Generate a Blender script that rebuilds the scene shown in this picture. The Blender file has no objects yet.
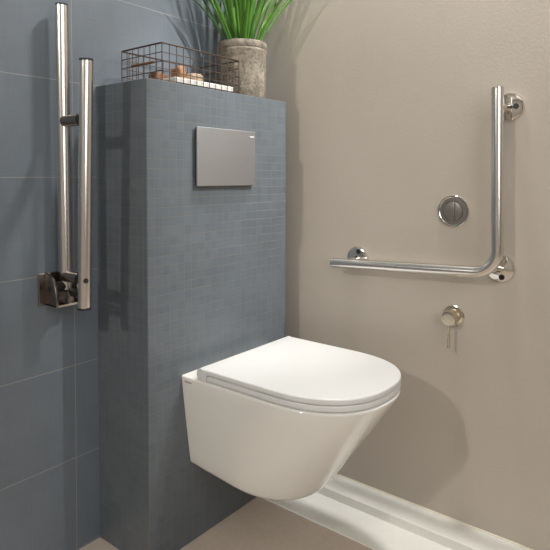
import bpy, bmesh, math, random
from mathutils import Vector, Matrix, Euler
random.seed(7)
scene = bpy.context.scene
COL = scene.collection
PI = math.pi

# ------------------------------------------------------------------ helpers
def link(name, bm, m, parent=None, smooth=None, uv=False):
    me = bpy.data.meshes.new(name)
    if uv:
        lay = bm.loops.layers.uv.new('UVMap')
        bm.normal_update()
        for f in bm.faces:
            n = f.normal
            a = max(range(3), key=lambda i: abs(n[i]))
            for l in f.loops:
                c = l.vert.co
                l[lay].uv = ((c.y, c.z), (c.x, c.z), (c.x, c.y))[a]
    bm.to_mesh(me); bm.free()
    o = bpy.data.objects.new(name, me)
    COL.objects.link(o)
    if m: me.materials.append(m)
    if parent: o.parent = parent
    if smooth is not None:
        for p in me.polygons: p.use_smooth = True
        me.set_sharp_from_angle(angle=math.radians(smooth))
    return o

def tag(o, label, cat, group=None):
    o['label'] = label; o['category'] = cat
    if group: o['group'] = group
    return o

def struct(o):
    o['kind'] = 'structure'; return o

def thing(name, label, cat, loc, group=None):
    o = bpy.data.objects.new(name, None)
    o.empty_display_size = .05
    o.location = loc
    COL.objects.link(o)
    return tag(o, label, cat, group)

def kid(name, bm, m, root, smooth=None, uv=False, top=None):
    """mesh given in world coordinates -> child of root (top = the thing the empty sits on)"""
    base = Vector((0, 0, 0))
    r = root
    while r is not None:
        base += r.location; r = r.parent
    bmesh.ops.translate(bm, verts=bm.verts, vec=-base)
    return link(name, bm, m, root, smooth, uv)

def box(bm, lo, hi, bev=0, seg=2):
    c = [(a + b) / 2 for a, b in zip(lo, hi)]
    s = [b - a for a, b in zip(lo, hi)]
    r = bmesh.ops.create_cube(bm, size=1, matrix=Matrix.Translation(c) @ Matrix.Diagonal((*s, 1)))
    vs = r['verts']
    if bev:
        es = list({e for v in vs for e in v.link_edges})
        bmesh.ops.bevel(bm, geom=es, offset=bev, segments=seg, profile=.5, affect='EDGES')
    return bm

def tube(bm, path, r, n=20, cap=True, rs=None):
    """sweep a circle along a list of points"""
    P = [Vector(p) for p in path]
    rings = []
    t0 = (P[1] - P[0]).normalized()
    ref = Vector((0, 0, 1)) if abs(t0.z) < .9 else Vector((1, 0, 0))
    u = t0.cross(ref).normalized()
    for i, p in enumerate(P):
        if i == 0: t = t0
        elif i == len(P) - 1: t = (P[i] - P[i-1]).normalized()
        else: t = ((P[i+1] - P[i]).normalized() + (P[i] - P[i-1]).normalized()).normalized()
        u = (u - t * u.dot(t)).normalized()
        w = t.cross(u)
        rr = rs[i] if rs else r
        rings.append([bm.verts.new(p + (u * math.cos(2*PI*k/n) + w * math.sin(2*PI*k/n)) * rr) for k in range(n)])
    for a, b in zip(rings, rings[1:]):
        for k in range(n):
            bm.faces.new((a[k], a[(k+1) % n], b[(k+1) % n], b[k]))
    if cap:
        bm.faces.new(rings[0][::-1]); bm.faces.new(rings[-1])
    return bm

def lathe(bm, prof, origin, axis, n=48):
    """profile (radius, height along axis) turned round the axis"""
    q = Vector((0, 0, 1)).rotation_difference(Vector(axis)).to_matrix()
    o = Vector(origin); rings = []
    for r, h in prof:
        if r < 1e-6: rings.append([bm.verts.new(o + q @ Vector((0, 0, h)))])
        else: rings.append([bm.verts.new(o + q @ Vector((r*math.cos(2*PI*k/n), r*math.sin(2*PI*k/n), h))) for k in range(n)])
    for a, b in zip(rings, rings[1:]):
        for k in range(n):
            j = (k+1) % n
            if len(a) == 1 and len(b) == 1: continue
            if len(a) == 1: bm.faces.new((a[0], b[j], b[k]))
            elif len(b) == 1: bm.faces.new((a[k], a[j], b[0]))
            else: bm.faces.new((a[k], a[j], b[j], b[k]))
    bmesh.ops.recalc_face_normals(bm, faces=bm.faces)
    return bm

def prism(bm, poly, axis, lo, hi, bev=0):
    """2D polygon extruded along axis 0/1/2; poly holds the two other coordinates in order"""
    def mk(p, h):
        c = list(p); c.insert(axis, h); return bm.verts.new(c)
    a = [mk(p, lo) for p in poly]; b = [mk(p, hi) for p in poly]
    n = len(poly)
    for k in range(n): bm.faces.new((a[k], a[(k+1) % n], b[(k+1) % n], b[k]))
    bm.faces.new(a[::-1]); bm.faces.new(b)
    bmesh.ops.recalc_face_normals(bm, faces=bm.faces)
    if bev:
        es = [e for e in bm.edges if len(e.link_faces) == 2 and e.calc_face_angle(0) > .6]
        bmesh.ops.bevel(bm, geom=es, offset=bev, segments=2, profile=.5, affect='EDGES')
    return bm

def loft(bm, rings, cap0=True, cap1=True):
    R = [[bm.verts.new(p) for p in r] for r in rings]
    n = len(R[0])
    for a, b in zip(R, R[1:]):
        for k in range(n): bm.faces.new((a[k], a[(k+1) % n], b[(k+1) % n], b[k]))
    if cap0: bm.faces.new(R[0][::-1])
    if cap1: bm.faces.new(R[-1])
    bmesh.ops.recalc_face_normals(bm, faces=bm.faces)
    return bm

# ---------------------------------------------------------------- materials
def srgb(r, g, b):
    f = lambda c: (c/255/12.92) if c/255 <= .04045 else ((c/255+.055)/1.055)**2.4
    return (f(r), f(g), f(b), 1)

class NT:
    def __init__(s, name):
        s.m = bpy.data.materials.new(name); s.m.use_nodes = True
        s.t = s.m.node_tree; s.b = s.t.nodes['Principled BSDF']
    def n(s, typ, **kw):
        nd = s.t.nodes.new(typ)
        for k, v in kw.items():
            if k in nd.inputs: nd.inputs[k].default_value = v
            else: setattr(nd, k, v)
        return nd
    def l(s, a, b): s.t.links.new(a, b)
    def coord(s, kind='Object', scale=(1, 1, 1), loc=(0, 0, 0)):
        tc = s.n('ShaderNodeTexCoord'); mp = s.n('ShaderNodeMapping')
        mp.inputs['Scale'].default_value = scale; mp.inputs['Location'].default_value = loc
        s.l(tc.outputs[kind], mp.inputs['Vector']); return mp.outputs['Vector']
    def noise(s, vec, scale, detail=4, rough=.55):
        nd = s.n('ShaderNodeTexNoise', Scale=scale, Detail=detail, Roughness=rough)
        s.l(vec, nd.inputs['Vector']); return nd.outputs['Fac']
    def ramp(s, fac, stops):
        nd = s.n('ShaderNodeValToRGB'); cr = nd.color_ramp
        while len(cr.elements) < len(stops): cr.elements.new(.5)
        for e, (p, c) in zip(cr.elements, stops): e.position = p; e.color = c
        s.l(fac, nd.inputs['Fac']); return nd.outputs['Color']
    def mix(s, fac, a, b, mode='MIX'):
        nd = s.n('ShaderNodeMix', data_type='RGBA', blend_type=mode)
        for i, v in ((0, fac), (6, a), (7, b)):
            if hasattr(v, 'is_output'): s.l(v, nd.inputs[i])
            else: nd.inputs[i].default_value = v
        return nd.outputs[2]
    def bump(s, h, strength, dist=.001, normal=None):
        nd = s.n('ShaderNodeBump', Strength=strength, Distance=dist)
        s.l(h, nd.inputs['Height'])
        if normal: s.l(normal, nd.inputs['Normal'])
        return nd.outputs['Normal']

def simple(name, col, rough=.5, metal=0, spec=.5, coat=0):
    N = NT(name); b = N.b
    b.inputs['Base Color'].default_value = col
    b.inputs['Roughness'].default_value = rough
    b.inputs['Metallic'].default_value = metal
    b.inputs['Specular IOR Level'].default_value = spec
    if coat:
        b.inputs['Coat Weight'].default_value = coat; b.inputs['Coat Roughness'].default_value = .05
    return N.m

def brushed(name, col, rough, amount=.05):
    N = NT(name); b = N.b
    b.inputs['Metallic'].default_value = 1
    v = N.coord('Object', (1, 1, 1))
    f = N.noise(v, 160, 3)
    c = N.ramp(f, [(.3, tuple(x*(1-amount) for x in col[:3]) + (1,)), (.7, col)])
    N.l(c, b.inputs['Base Color'])
    r = N.n('ShaderNodeMapRange'); r.inputs['To Min'].default_value = rough*.8; r.inputs['To Max'].default_value = rough*1.2
    N.l(f, r.inputs['Value']); N.l(r.outputs[0], b.inputs['Roughness'])
    return N.m

def linen(N, vec, a=260, bsc=260):
    """fine crossed streaks as on textile-look porcelain tiles"""
    m1 = N.n('ShaderNodeMapping'); m1.inputs['Scale'].default_value = (a, 9, 1); N.l(vec, m1.inputs['Vector'])
    m2 = N.n('ShaderNodeMapping'); m2.inputs['Scale'].default_value = (9, bsc, 1); N.l(vec, m2.inputs['Vector'])
    f1 = N.noise(m1.outputs[0], 1, 3); f2 = N.noise(m2.outputs[0], 1, 3)
    ad = N.n('ShaderNodeMath', operation='ADD'); N.l(f1, ad.inputs[0]); N.l(f2, ad.inputs[1])
    hf = N.n('ShaderNodeMath', operation='MULTIPLY'); N.l(ad.outputs[0], hf.inputs[0]); hf.inputs[1].default_value = .5
    return hf.outputs[0]

def tiles(name, w, h, off, mortar, c1, c2, grout, rough, lin=.25, bumpm=.5, spec=.5):
    N = NT(name); b = N.b
    v = N.coord('UV', (1, 1, 1), (off[0], off[1], 0))
    br = N.n('ShaderNodeTexBrick', offset=0.0, squash=1.0)
    br.inputs['Scale'].default_value = 1
    br.inputs['Brick Width'].default_value = w; br.inputs['Row Height'].default_value = h
    br.inputs['Mortar Size'].default_value = mortar; br.inputs['Mortar Smooth'].default_value = .3
    br.inputs['Color1'].default_value = c1; br.inputs['Color2'].default_value = c2; br.inputs['Mortar'].default_value = c1
    N.l(v, br.inputs['Vector'])
    ln = linen(N, v)
    cl = N.noise(v, 7, 5)
    c = N.mix(lin, br.outputs['Color'], N.ramp(ln, [(.3, tuple(x*.55 for x in c1[:3])+(1,)), (.7, tuple(min(1, x*1.5) for x in c2[:3])+(1,))]))
    c = N.mix(.25, c, N.ramp(cl, [(.35, tuple(x*.7 for x in c1[:3])+(1,)), (.65, c2)]))
    c = N.mix(br.outputs['Fac'], c, grout)
    N.l(c, b.inputs['Base Color'])
    b.inputs['Roughness'].default_value = rough; b.inputs['Specular IOR Level'].default_value = spec
    inv = N.n('ShaderNodeMath', operation='SUBTRACT'); inv.inputs[0].default_value = 1; N.l(br.outputs['Fac'], inv.inputs[1])
    n1 = N.bump(inv.outputs[0], bumpm, .0012)
    N.l(N.bump(ln, .12, .0006, n1), b.inputs['Normal'])
    return N.m

TB1, TB2 = srgb(101, 109, 117), srgb(105, 113, 121)
M = {}
M['wall_tile'] = tiles('large_tile', .6, .2396, (.068, -.0037), .0011, TB1, TB2, srgb(140, 138, 134), .36, .22, .4)
M['mosaic'] = tiles('mosaic_tile', .0239, .024, (0, 0), .0007, srgb(86, 93, 99), srgb(95, 102, 108), srgb(106, 102, 96), .31, .22, .5)

def plaster():
    N = NT('beige_wall_paint'); v = N.coord('Object')
    f = N.noise(v, 3, 4)
    c = N.ramp(f, [(.3, srgb(184, 174, 162)), (.7, srgb(189, 179, 167))])
    N.l(c, N.b.inputs['Base Color']); N.b.inputs['Roughness'].default_value = .6
    N.l(N.bump(N.noise(v, 150, 3), .18, .002), N.b.inputs['Normal'])
    return N.m
M['plaster'] = plaster()

def stone(name, a, bcol, rough=.55):
    N = NT(name); v = N.coord('Object')
    f = N.noise(v, 60, 8, .7); g = N.noise(v, 6, 4)
    c = N.mix(.45, N.ramp(f, [(.3, a), (.7, bcol)]), N.ramp(g, [(.3, a), (.7, bcol)]))
    N.l(c, N.b.inputs['Base Color']); N.b.inputs['Roughness'].default_value = rough
    N.l(N.bump(f, .1, .001), N.b.inputs['Normal'])
    return N.m
M['floor'] = stone('floor_screed', srgb(180, 165, 150), srgb(200, 186, 172))
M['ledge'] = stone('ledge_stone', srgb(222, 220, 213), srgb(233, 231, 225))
M['seal'] = simple('sealant', srgb(226, 218, 200), .4)
M['ceramic'] = simple('white_ceramic', srgb(228, 226, 220), .12, 0, .5, .6)
M['lid'] = simple('white_seat_plastic', srgb(215, 215, 213), .28)
M['steel'] = simple('brushed_steel', srgb(222, 217, 211), .24, 1)
M['chrome'] = simple('polished_chrome', srgb(222, 218, 212), .07, 1)
M['dark_steel'] = simple('dark_steel', srgb(140, 132, 125), .25, 1)
M['black'] = simple('black_plastic', srgb(22, 21, 21), .45)
M['plate'] = brushed('flush_plate_metal', srgb(176, 177, 179), .45, .03)
M['plate_edge'] = simple('plate_edge', srgb(225, 225, 225), .2, 1)
M['button'] = simple('button_metal', srgb(124, 119, 113), .32, .35)
M['grey_print'] = simple('grey_print', srgb(172, 160, 144), .5)
M['white_print'] = simple('white_print', srgb(240, 240, 240), .4)
M['nickel'] = brushed('brushed_nickel', srgb(208, 198, 178), .25, .05)
M['wire'] = simple('bronze_wire', srgb(80, 68, 60), .4, .7)
M['paper'] = simple('white_cover', srgb(206, 203, 198), .6)

def concrete():
    N = NT('weathered_concrete'); v = N.coord('Object')
    f = N.noise(v, 22, 8, .7); g = N.noise(v, 130, 4)
    c = N.ramp(f, [(.3, srgb(52, 45, 38)), (.5, srgb(96, 87, 75)), (.68, srgb(156, 146, 130))])
    c = N.mix(.3, c, N.ramp(g, [(.35, srgb(90, 82, 72)), (.65, srgb(180, 170, 155))]))
    N.l(c, N.b.inputs['Base Color']); N.b.inputs['Roughness'].default_value = .85
    N.l(N.bump(f, .4, .003), N.b.inputs['Normal'])
    return N.m
M['concrete'] = concrete()
def leafmat():
    N = NT('green_leaf'); v = N.coord('Object')
    f = N.noise(v, 14, 3)
    c = N.ramp(f, [(.3, srgb(40, 88, 20)), (.7, srgb(88, 136, 42))])
    N.l(c, N.b.inputs['Base Color']); N.b.inputs['Roughness'].default_value = .35
    return N.m
M['leaf'] = leafmat()
M['soil'] = stone('soil', srgb(40, 30, 22), srgb(70, 55, 40), .95)
def wood(name, a, b):
    N = NT(name); v = N.coord('Object', (1, 8, 8))
    f = N.noise(v, 18, 6)
    N.l(N.ramp(f, [(.3, a), (.7, b)]), N.b.inputs['Base Color']); N.b.inputs['Roughness'].default_value = .6
    N.l(N.bump(f, .4, .002), N.b.inputs['Normal'])
    return N.m
M['brown'] = wood('dark_brown_wood', srgb(74, 46, 28), srgb(112, 74, 46))
M['orange'] = wood('orange_brown_wood', srgb(116, 78, 48), srgb(150, 106, 68))
M['tan'] = wood('tan_wood', srgb(122, 103, 80), srgb(154, 134, 108))
M['white_wall'] = simple('room_white', srgb(205, 200, 192), .7)
M['grey_wall'] = simple('room_grey', srgb(140, 134, 126), .7)

# ------------------------------------------------------------------ setting
XR, BW, BD, BH = .62, .5477, .206, 1.2
X0, Y0, ZC = -2.9, -3.0, 2.5
def slab(name, lo, hi, m, uv=False):
    return struct(link(name, box(bmesh.new(), lo, hi), m, uv=uv))
slab('floor', (X0, Y0, -.05), (XR, 0, 0), M['floor'])
slab('wall_back', (X0, 0, -.05), (XR + .1, .1, ZC), M['wall_tile'], uv=True)
slab('wall_right', (XR, Y0, -.05), (XR + .1, 0, ZC), M['plaster'])
slab('wall_left', (X0 - .1, Y0, -.05), (X0, .1, ZC), M['white_wall'])
slab('wall_front', (X0 - .1, Y0 - .1, -.05), (XR + .1, Y0, ZC), M['grey_wall'])
slab('ceiling', (X0 - .1, Y0 - .1, ZC), (XR + .1, .1, ZC + .1), M['white_wall'])
bb = struct(link('baseboard_right', box(bmesh.new(), (.536, Y0, 0), (XR, 0, .0275), .002), M['ledge']))
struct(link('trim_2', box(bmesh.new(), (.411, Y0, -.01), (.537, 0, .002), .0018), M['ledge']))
seal = link('trim_1', tube(bmesh.new(), [(XR - .001, Y0, .0285), (XR - .001, 0, .0285)], .0028, 8), M['seal']); struct(seal)

# cistern housing
ch = tag(link('cistern_housing', box(bmesh.new(), (0, -BD, 0), (BW, 0, BH), .0015, 1), M['mosaic'], uv=True),
         'blue grey mosaic tiled cistern housing standing against the tiled wall', 'cistern housing')

# ------------------------------------------------------------------- toilet
def dshape(cx, yb, hw, L, s, z, n=40, e=2.15, e2=None):
    """flat back at yb, straight sides for s, rounded front reaching L"""
    pts = [(cx - hw, yb, z)]
    for i in range(1, 8): pts.append((cx - hw, yb - s*i/8, z))
    for k in range(n + 1):
        t = PI - PI*k/n
        cx_ = math.copysign(abs(math.cos(t))**(2/e), math.cos(t)); sy = abs(math.sin(t))**(2/e)
        pts.append((cx + hw*cx_, yb - s - (L - s)*sy, z))
    for i in range(7, 0, -1): pts.append((cx + hw, yb - s*i/8, z))
    pts.append((cx + hw, yb, z))
    return pts
YF = -BD
TC = .288
toilet = thing('toilet', 'white wall hung toilet with closed lid on the mosaic housing', 'toilet', (TC, YF, .2))
ZB, ZT = .207, .4535
def bodyring(z, inset=0):
    t = (z - ZB)/(ZT - ZB)
    hw = .149 + (.181 - .149)*t**.9 - inset
    L = .308 + (.502 - .308)*t - inset
    return [(p[0], p[1], p[2] - (  .088*(1 - t)*max(0, YF - p[1]) if t < 1 else 0)) for p in dshape(TC, YF, hw, L, L - hw*1.2, z, e=2.35)]
rings = []
R = .014
for k in range(5):
    a = PI/2*k/4
    rings.append(bodyring(ZB + R*(1 - math.sin(a)) if False else ZB + R*(1 - math.cos(a)), R*(1 - math.sin(a))))
for k in range(1, 12): rings.append(bodyring(ZB + R + (ZT - .006 - ZB - R)*k/11))
for k in range(1, 4):
    a = PI/2*k/3
    rings.append(bodyring(ZT - .006 + .006*math.sin(a), .006*(1 - math.cos(a))))
kid('bowl', loft(bmesh.new(), rings), M['ceramic'], toilet, 40)

def slabring(hw, L, s, z0, z1, yb, r=.004, cx=.2940, e=2.4):
    out = []
    for k in range(4):
        a = PI/2*k/3
        out.append(dshape(cx, yb - r*(1 - math.sin(a)), hw - r*(1 - math.sin(a)), L - yb*0 - r*(1 - math.sin(a))*2, s, z0 + r*(1 - math.cos(a)), e=e))
    for k in range(4):
        a = PI/2*k/3
        out.append(dshape(cx, yb - r*(1 - math.cos(a)), hw - r*(1 - math.cos(a)), L - r*(1 - math.cos(a))*2, s, z1 - r + r*math.sin(a), e=e))
    return out
yL = YF - .053
LL = .442
kid('seat', loft(bmesh.new(), slabring(.1835, LL - .037, .192, .4545, .4690, yL - .036)), M['lid'], toilet, 40)
lb = loft(bmesh.new(), slabring(.184, LL - .008, .2185, .4700, .4845, yL - .008))
# rounded hinge roll at the back of the lid, full height
prof = []
for k in range(13):
    a = PI/2 + PI*k/12
    prof.append((yL - .0145 - .0145*math.cos(a)*-1, .4697 + .0148*math.sin(a)))
prof = [(yL - .0145 + .0145*math.cos(PI/2 - PI*k/12), .4697 + .0148*math.sin(PI/2 - PI*k/12)) for k in range(13)]
prof += [(yL - .034, .4549), (yL - .034, .4800)]
prism(lb, prof, 0, .2940 - .1844, .2940 + .1844)
kid('lid', lb, M['lid'], toilet, 40)
# small printed mark on the bowl's side, high up by the wall (side face slopes inward)
lg = bmesh.new()
for k in range(6):
    y = YF - .012 - k*.0042
    box(lg, (TC - .1812, y - .003, .4385), (TC - .1785, y, .4415 if k % 2 else .4422))
kid('logo', lg, M['grey_print'], toilet)

# -------------------------------------------------------------- flush plate
fp = thing('flush_plate', 'rectangular grey metal flush plate on the front of the mosaic housing', 'flush plate', (.27, YF, .94))
kid('back_frame', box(bmesh.new(), (.1585, YF - .008, .940), (.385, YF, 1.092), .001), M['dark_steel'], fp)
kid('front_panel', box(bmesh.new(), (.153, YF - .0145, .939), (.383, YF - .0078, 1.0945), .0012), M['plate'], fp)
lg = bmesh.new()
for k in range(7):
    x = .358 + k*.0028
    box(lg, (x, YF - .0149, 1.0775), (x + .0019, YF - .0144, 1.0805))
kid('logo', lg, M['white_print'], fp)

# --------------------------------------------------------- L-shaped grab bar
gb = thing('grab_bar', 'L shaped polished steel grab bar fixed to the beige wall', 'grab bar', (XR, -.65, .72))
xb = .565
top = Vector((xb, -.848, 1.180)); cor = Vector((xb, -.853, .724)); end = Vector((xb, -.374, .7055))
r = .058
d1 = (top - cor).normalized(); d2 = (end - cor).normalized()
path = [top, (top + cor)/2]
a = cor + d1*r; c = cor + d2*r
for k in range(15):
    t = k/14
    # circular-ish fillet through a rational quadratic
    w = .7071
    den = (1-t)**2 + 2*w*t*(1-t) + t*t
    path.append((a*(1-t)**2 + cor*2*w*t*(1-t) + c*t*t)/den)
path += [(c + end)/2, end]
br = kid('rail', tube(bmesh.new(), path, .0152, 32), M['steel'], gb, 40)
kid('end_cap', tube(bmesh.new(), [top - d1*.001, top + d1*.003], .0148, 24), M['chrome'], br, 40)
kid('end_cap', tube(bmesh.new(), [end - d2*.001, end + d2*.003], .0148, 24), M['chrome'], br, 40)
for (y, z), bar, hole in (((-.862, 1.139), (xb, -.849, 1.135), (-.0175, .000)), ((-.845, .729), (xb + .002, -.838, .737), (-.005, -.021)), ((-.427, .718), (xb, -.424, .7085), (-.006, .021))):
    ro = kid('rosette', lathe(bmesh.new(), [(.0, 0), (.036, 0), (.036, .003), (.034, .0065), (.027, .0095), (.0, .0105)], (XR, y, z), (-1, 0, 0), 40), M['chrome'], gb, 35)
    kid('screw', lathe(bmesh.new(), [(0, .0060), (.0072, .0060), (.0072, .0108), (.0, .0108)], (XR, y + hole[0], z + hole[1]), (-1, 0, 0), 20), M['black'], ro, 35)
    kid('post', tube(bmesh.new(), [(XR - .009, y, z), bar], .0105, 20), M['chrome'], gb, 40)

# --------------------------------------------------------- round flush button
fb = thing('flush_button', 'round dark metal dual flush button on the beige wall inside the grab bar', 'flush button', (XR, -.7205, .8715))
o = (XR, -.7205, .8715)
kid('rim', lathe(bmesh.new(), [(.036, 0), (.0425, 0), (.0425, .006), (.041, .0075), (.0385, .0075), (.037, .006), (.036, .0055)], o, (-1, 0, 0)), M['chrome'], fb, 40)
kid('base_disc', lathe(bmesh.new(), [(.0, .001), (.0375, .001), (.0375, .0058), (.027, .0064), (.0265, .0045), (0, .0045)], o, (-1, 0, 0)), M['button'], fb, 40)
def halfdisc(bm, rr, cut, side, x0, x1):
    pts = []
    a0 = math.acos(cut/rr)
    n = 24
    if side > 0: ang = [-a0 + 2*a0*k/n for k in range(n+1)]
    else: ang = [a0 + (2*PI - 2*a0)*k/n for k in range(n+1)]
    pts = [(o[1] + rr*math.cos(t), o[2] + rr*math.sin(t)) for t in ang]
    return prism(bm, pts, 0, x0, x1, .0006)
kid('large_button', halfdisc(bmesh.new(), .0255, -.0045, 1, XR - .0078, XR - .0042), M['button'], fb, 40)
kid('small_button', halfdisc(bmesh.new(), .0255, -.0058, -1, XR - .0078, XR - .0042), M['button'], fb, 40)

# ---------------------------------------------------------------- lever valve
lv = thing('lever_tap', 'small brushed nickel lever tap on the beige wall below the grab bar', 'tap', (XR, -.724, .588))
o = Vector((XR, -.7235, .588))
kid('rosette', lathe(bmesh.new(), [(0, 0), (.029, 0), (.029, .003), (.0275, .005), (.018, .006), (0, .006)], o, (-1, 0, 0), 40), M['nickel'], lv, 35)
kid('knob', lathe(bmesh.new(), [(0, .004), (.0192, .004), (.0192, .039), (.0182, .041), (.0132, .0415), (.0127, .0408), (0, .0408)], o, (-1, 0, 0), 40), M['nickel'], lv, 35)
kid('lever', tube(bmesh.new(), [(XR - .036, -.7235, .573), (XR - .036, -.7235, .508)], .0038, 14), M['nickel'], lv, 40)

# ---------------------------------------------------------- fold-up support rail
sx, ry, fy = -.1150, -.034, -.131
sr = thing('support_rail', 'folded up twin tube steel support rail on the dark tiled wall', 'grab rail', (sx, 0, .69))
rt = kid('rear_tube', tube(bmesh.new(), [(sx + .004, ry, .690), (sx, ry, 1.374)], .0152, 28), M['steel'], sr, 40)
kid('end_cap', tube(bmesh.new(), [(sx, ry, 1.373), (sx, ry, 1.378)], .0148, 24), M['black'], rt, 40)
ft = kid('front_tube', tube(bmesh.new(), [(sx, fy + .013, .6555), (sx, fy - .004, 1.230)], .0155, 28), M['steel'], sr, 40)
kid('end_cap', tube(bmesh.new(), [(sx, fy - .004, 1.229), (sx, fy - .004, 1.234)], .0156, 24), M['black'], ft, 40)
kid('end_cap', tube(bmesh.new(), [(sx, fy + .013, .652), (sx, fy + .013, .657)], .0156, 24), M['black'], ft, 40)
kid('screw', lathe(bmesh.new(), [(0, .011), (.006, .011), (.006, .0161), (0, .0161)], (sx, fy + .011, .722), (-.38, -.92, 0), 18), M['black'], ft, 40)
for z, dy in ((1.097, 0), (.722, .011)):
    po = kid('connecting_post', tube(bmesh.new(), [(sx, ry - .010, z), (sx, fy + .014 + dy, z)], .0142, 20), M['dark_steel'], sr, 40)
    kid('collar', tube(bmesh.new(), [(sx, fy + .020 + dy, z), (sx, fy + .012 + dy, z)], .0145, 20), M['black'], po, 40)
# wall bracket: plate, two cheeks with a quarter-round outline, base bridge, hinge pin
wb = kid('wall_bracket', box(bmesh.new(), (-.166, -.005, .652), (-.078, 0, .730), .002), M['dark_steel'], sr)
def cheek(x0, x1):
    pts = [(-.004, .652), (-.056, .652), (-.056, .660)]
    for k in range(9):
        t = PI/2*k/8
        pts.append((-.056 + .046*(1 - math.cos(t)), .668 + .062*math.sin(t)))
    pts.append((-.004, .730))
    return prism(bmesh.new(), pts, 0, x0, x1, .001)
k1 = kid('cheek', cheek(-.150, -.143), M['dark_steel'], wb, 35)
kid('screw', lathe(bmesh.new(), [(0, 0), (.007, 0), (.007, .0015), (.004, .003), (0, .003)], (-.150, -.026, .694), (-1, 0, 0), 20), M['black'], k1, 35)
kid('cheek', cheek(-.092, -.085), M['dark_steel'], wb, 35)
kid('bridge', box(bmesh.new(), (-.150, -.056, .651), (-.085, -.004, .658), .0015), M['chrome'], wb)
kid('hinge_pin', tube(bmesh.new(), [(-.145, ry, .698), (-.090, ry, .698)], .013, 18), M['black'], wb, 40)
kid('stop_pad', tube(bmesh.new(), [(sx + .012, -.052, .682), (sx + .008, fy + .030, .682)], .011, 18), M['black'], wb, 40)

# ------------------------------------------------------------------ wire basket
bx0, bx1, by0, by1, bz0, bz1 = .054, .335, -.2, -.038, BH + .003, BH + .094
wbk = thing('wire_basket', 'dark bronze wire basket on top of the mosaic housing', 'basket', ((bx0 + bx1)/2, (by0 + by1)/2, BH))
def wire(bm, a, b, r=.0011): tube(bm, [a, b], r, 6)
def panel(axis):
    def f(bm, const, lo, hi, nv, nh):
        for k in range(nv + 1):
            u = lo + (hi - lo)*k/nv
            p = (u, const) if axis == 0 else (const, u)
            wire(bm, (*p, bz0), (*p, bz1))
        for k in range(0, nh):
            z = bz0 + (bz1 - bz0)*k/nh
            if axis == 0: wire(bm, (lo, const, z), (hi, const, z))
            else: wire(bm, (const, lo, z), (const, hi, z))
        return bm
    return f
fx, fy_ = panel(0), panel(1)
kid('front_panel', fx(bmesh.new(), by0, bx0, bx1, 12, 4), M['wire'], wbk)
kid('back_panel', fx(bmesh.new(), by1, bx0, bx1, 12, 4), M['wire'], wbk)
kid('side_panel', fy_(bmesh.new(), bx0, by0, by1, 7, 4), M['wire'], wbk)
kid('side_panel', fy_(bmesh.new(), bx1, by0, by1, 7, 4), M['wire'], wbk)
bm = bmesh.new()
for k in range(1, 12): wire(bm, (bx0 + (bx1-bx0)*k/12, by0, bz0 - .0015), (bx0 + (bx1-bx0)*k/12, by1, bz0 - .0015))
for k in range(1, 7): wire(bm, (bx0, by0 + (by1-by0)*k/7, bz0 - .0015), (bx1, by0 + (by1-by0)*k/7, bz0 - .0015))
kid('base_panel', bm, M['wire'], wbk)
bm = bmesh.new()
rc = .006
loop = []
for cx_, cy_, a0 in ((bx1 - rc, by1 - rc, 0), (bx0 + rc, by1 - rc, PI/2), (bx0 + rc, by0 + rc, PI), (bx1 - rc, by0 + rc, 1.5*PI)):
    for k in range(5):
        t = a0 + PI/2*k/4
        loop.append((cx_ + rc*math.cos(t), cy_ + rc*math.sin(t), bz1))
loop.append(loop[0])
tube(bm, loop, .0022, 10)
kid('rim', bm, M['wire'], wbk, 40)

# contents of the basket
zi = bz0 + .0012
tag(link('book', box(bmesh.new(), (.102, by0 + .005, zi), (.318, by0 + .075, zi + .014), .002), M['paper']),
    'thin white book lying flat along the front of the wire basket', 'book')
def lump(name, c, s, m, label, cat, seed, rot=0):
    rr = random.Random(seed)
    bm = bmesh.new()
    bmesh.ops.create_icosphere(bm, subdivisions=3, radius=1)
    ph = [rr.uniform(0, 6) for _ in range(6)]
    for v in bm.verts:
        p = v.co.copy()
        k = 1 + .09*math.sin(3*p.x + ph[0])*math.cos(4*p.y + ph[1]) + .06*math.sin(7*p.z + ph[2] + 3*p.x)
        q = Vector([math.copysign(abs(x)**.6, x) for x in p])*k
        v.co = Vector((q.x*s[0], q.y*s[1], q.z*s[2]))
    bmesh.ops.rotate(bm, verts=bm.verts, cent=(0, 0, 0), matrix=Matrix.Rotation(rot, 3, 'Z'))
    zmin = min(v.co.z for v in bm.verts)
    bmesh.ops.translate(bm, verts=bm.verts, vec=Vector((c[0], c[1], c[2] - zmin)))
    return tag(link(name, bm, m, smooth=60), label, cat)
lump('soap_bar', (.130, -.095, zi), (.030, .020, .020), M['brown'], 'dark brown lump of soap at the left end of the basket', 'soap', 1, .3)
lump('soap_bar', (.200, -.098, zi), (.017, .020, .033), M['orange'], 'orange brown block of soap in the middle of the basket behind the book', 'soap', 2)
lump('soap_bar', (.256, -.098, zi), (.028, .020, .027), M['tan'], 'pale tan block of soap to the right of the orange one in the basket', 'soap', 3, -.2)
kid('handle', tube(bmesh.new(), [(bx0, -.170, bz1 - .044), (bx0, -.080, bz1 - .044)], .0033, 12), M['brown'], wbk, 40)

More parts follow.
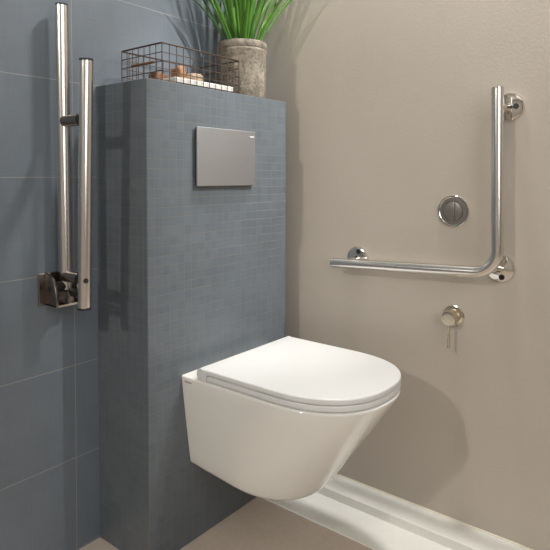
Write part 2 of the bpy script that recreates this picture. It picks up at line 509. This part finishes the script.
# ---------------------------------------------------------------- potted plant
px, py, pr, ph = .437, -.122, .0735, .172
pp = thing('potted_plant', 'green strap leaved plant in a weathered concrete pot beside the wire basket', 'plant', (px, py, BH))
prof = [(0, 0), (pr*.93, 0), (pr*.96, .004), (pr*.985, .08), (pr*.99, .138), (pr*1.0, .140), (pr*1.02, .1445), (pr*1.0, .149), (pr*.975, .151), (pr*1.01, .154),
        (pr*1.015, ph - .003), (pr*1.0, ph), (pr*.92, ph), (pr*.90, ph - .004), (pr*.89, ph - .02), (0, ph - .02)]
pot = kid('pot', lathe(bmesh.new(), prof, (px, py, BH), (0, 0, 1), 64), M['concrete'], pp, 40)
kid('soil', lathe(bmesh.new(), [(0, ph - .022), (pr*.895, ph - .022), (pr*.885, ph - .016), (pr*.5, ph - .013), (0, ph - .012)], (px, py, BH), (0, 0, 1), 40), M['soil'], pp, 60)
fol = bmesh.new()
def leaf(bm, az, r0, lean, length, width, curl):
    d = Vector((math.cos(az), math.sin(az), 0)); s = Vector((-math.sin(az), math.cos(az), 0))
    base = Vector((px, py, BH + ph - .018)) + d*r0
    n = 14; ang = lean; p = base; prev = None
    for k in range(n + 1):
        t = k/n
        w = width*(.62 + .38*min(1, t*3))*(1 - max(0, (t - .45)/.55)**1.6*.95)/2
        tang = d*math.sin(ang) + Vector((0, 0, 1))*math.cos(ang)
        nor = d*math.cos(ang) - Vector((0, 0, 1))*math.sin(ang)
        def lim(q):
            q.y = min(q.y, -.006); q.x = min(q.x, XR - .006); return q
        row = [bm.verts.new(lim(p + s*w*x - nor*w*(.55*(x*x)) + nor*th)) for th in (.0, -.0012) for x in (-1, -.5, 0, .5, 1)]
        if prev:
            for j in range(4): bm.faces.new((prev[j], prev[j+1], row[j+1], row[j]))
            for j in range(5, 9): bm.faces.new((prev[j+1], prev[j], row[j], row[j+1]))
            bm.faces.new((prev[0], row[0], row[5], prev[5])); bm.faces.new((prev[4], prev[9], row[9], row[4]))
        prev = row
        p = p + tang*length/n
        ang += curl/n
rl = random.Random(11)
for k in range(60):
    f = (k + .5)/60
    az = k*2.39996 + rl.uniform(-.2, .2)
    lean = .05 + .50*f**1.35 + rl.uniform(-.06, .06)
    leaf(fol, az, .006 + .044*f**.7, lean, rl.uniform(.26, .38)*(1 - .12*f), rl.uniform(.0092, .0138), rl.uniform(.15, .6))
kid('foliage', fol, M['leaf'], pp, 60)

# -------------------------------------------------------------------- lights
def area(name, loc, target, size, power, col, shape='DISK', sy=None):
    L = bpy.data.lights.new(name, 'AREA'); L.shape = shape; L.size = size
    if sy: L.size_y = sy
    L.energy = power; L.color = col
    o = bpy.data.objects.new(name, L); COL.objects.link(o); o.location = loc
    o.rotation_euler = (Vector(target) - Vector(loc)).to_track_quat('-Z', 'Y').to_euler()
    return o
def spot(name, loc, target, power, size, blend, rad, col=(1, .985, .96)):
    L = bpy.data.lights.new(name, 'SPOT'); L.energy = power; L.color = col
    L.spot_size = math.radians(size); L.spot_blend = blend; L.shadow_soft_size = rad
    o = bpy.data.objects.new(name, L); COL.objects.link(o); o.location = loc
    o.rotation_euler = (Vector(target) - Vector(loc)).to_track_quat('-Z', 'Y').to_euler()
area('ceiling_downlight', (.525, -.62, 2.44), (.525, -.62, 0), .17, 27, (1, .985, .96))
spot('downlight', (.604, -1.4, 2.02), (.60, -.2, 1.02), 112, 51, .7, .014)
area('side_lamp', (-2.5, -.22, 2.08), (.6, -.6, .6), .13, 18, (1, .94, .85))
area('ceiling_fill', (-1.0, -1.5, 2.45), (-1.0, -1.5, 0), 1.4, 3, (1, .97, .93), 'RECTANGLE', 1.0)  # added soft overhead fill for ambient light, no real fitting
area('front_fill', (-.9, -2.9, 1.65), (-.3, 0, 1.1), 2.3, 44, (.95, .985, 1), 'RECTANGLE', 1.7)  # fill light added behind the camera to lift wall and housing, no actual window

w = bpy.data.worlds.new('world'); scene.world = w; w.use_nodes = True
w.node_tree.nodes['Background'].inputs[0].default_value = (.9, .92, 1, 1)
w.node_tree.nodes['Background'].inputs[1].default_value = .3

# -------------------------------------------------------------------- camera
cam = bpy.data.cameras.new('camera'); co = bpy.data.objects.new('camera', cam); COL.objects.link(co)
co.location = (-.8571, -1.2806, .9599)
co.rotation_euler = (PI/2 - .0292, 0, -.8985)
cam.sensor_width = 36; cam.sensor_fit = 'HORIZONTAL'; cam.lens = 559.1/550*36
cam.shift_y = -(275 - 194.54)/550
cam.clip_start = .02
scene.camera = co
vs = scene.view_settings
scene.display_settings.display_device = 'sRGB'
vs.view_transform = 'Standard'; vs.look = 'None'; vs.exposure = 0.0; vs.gamma = 1; vs.use_curve_mapping = False
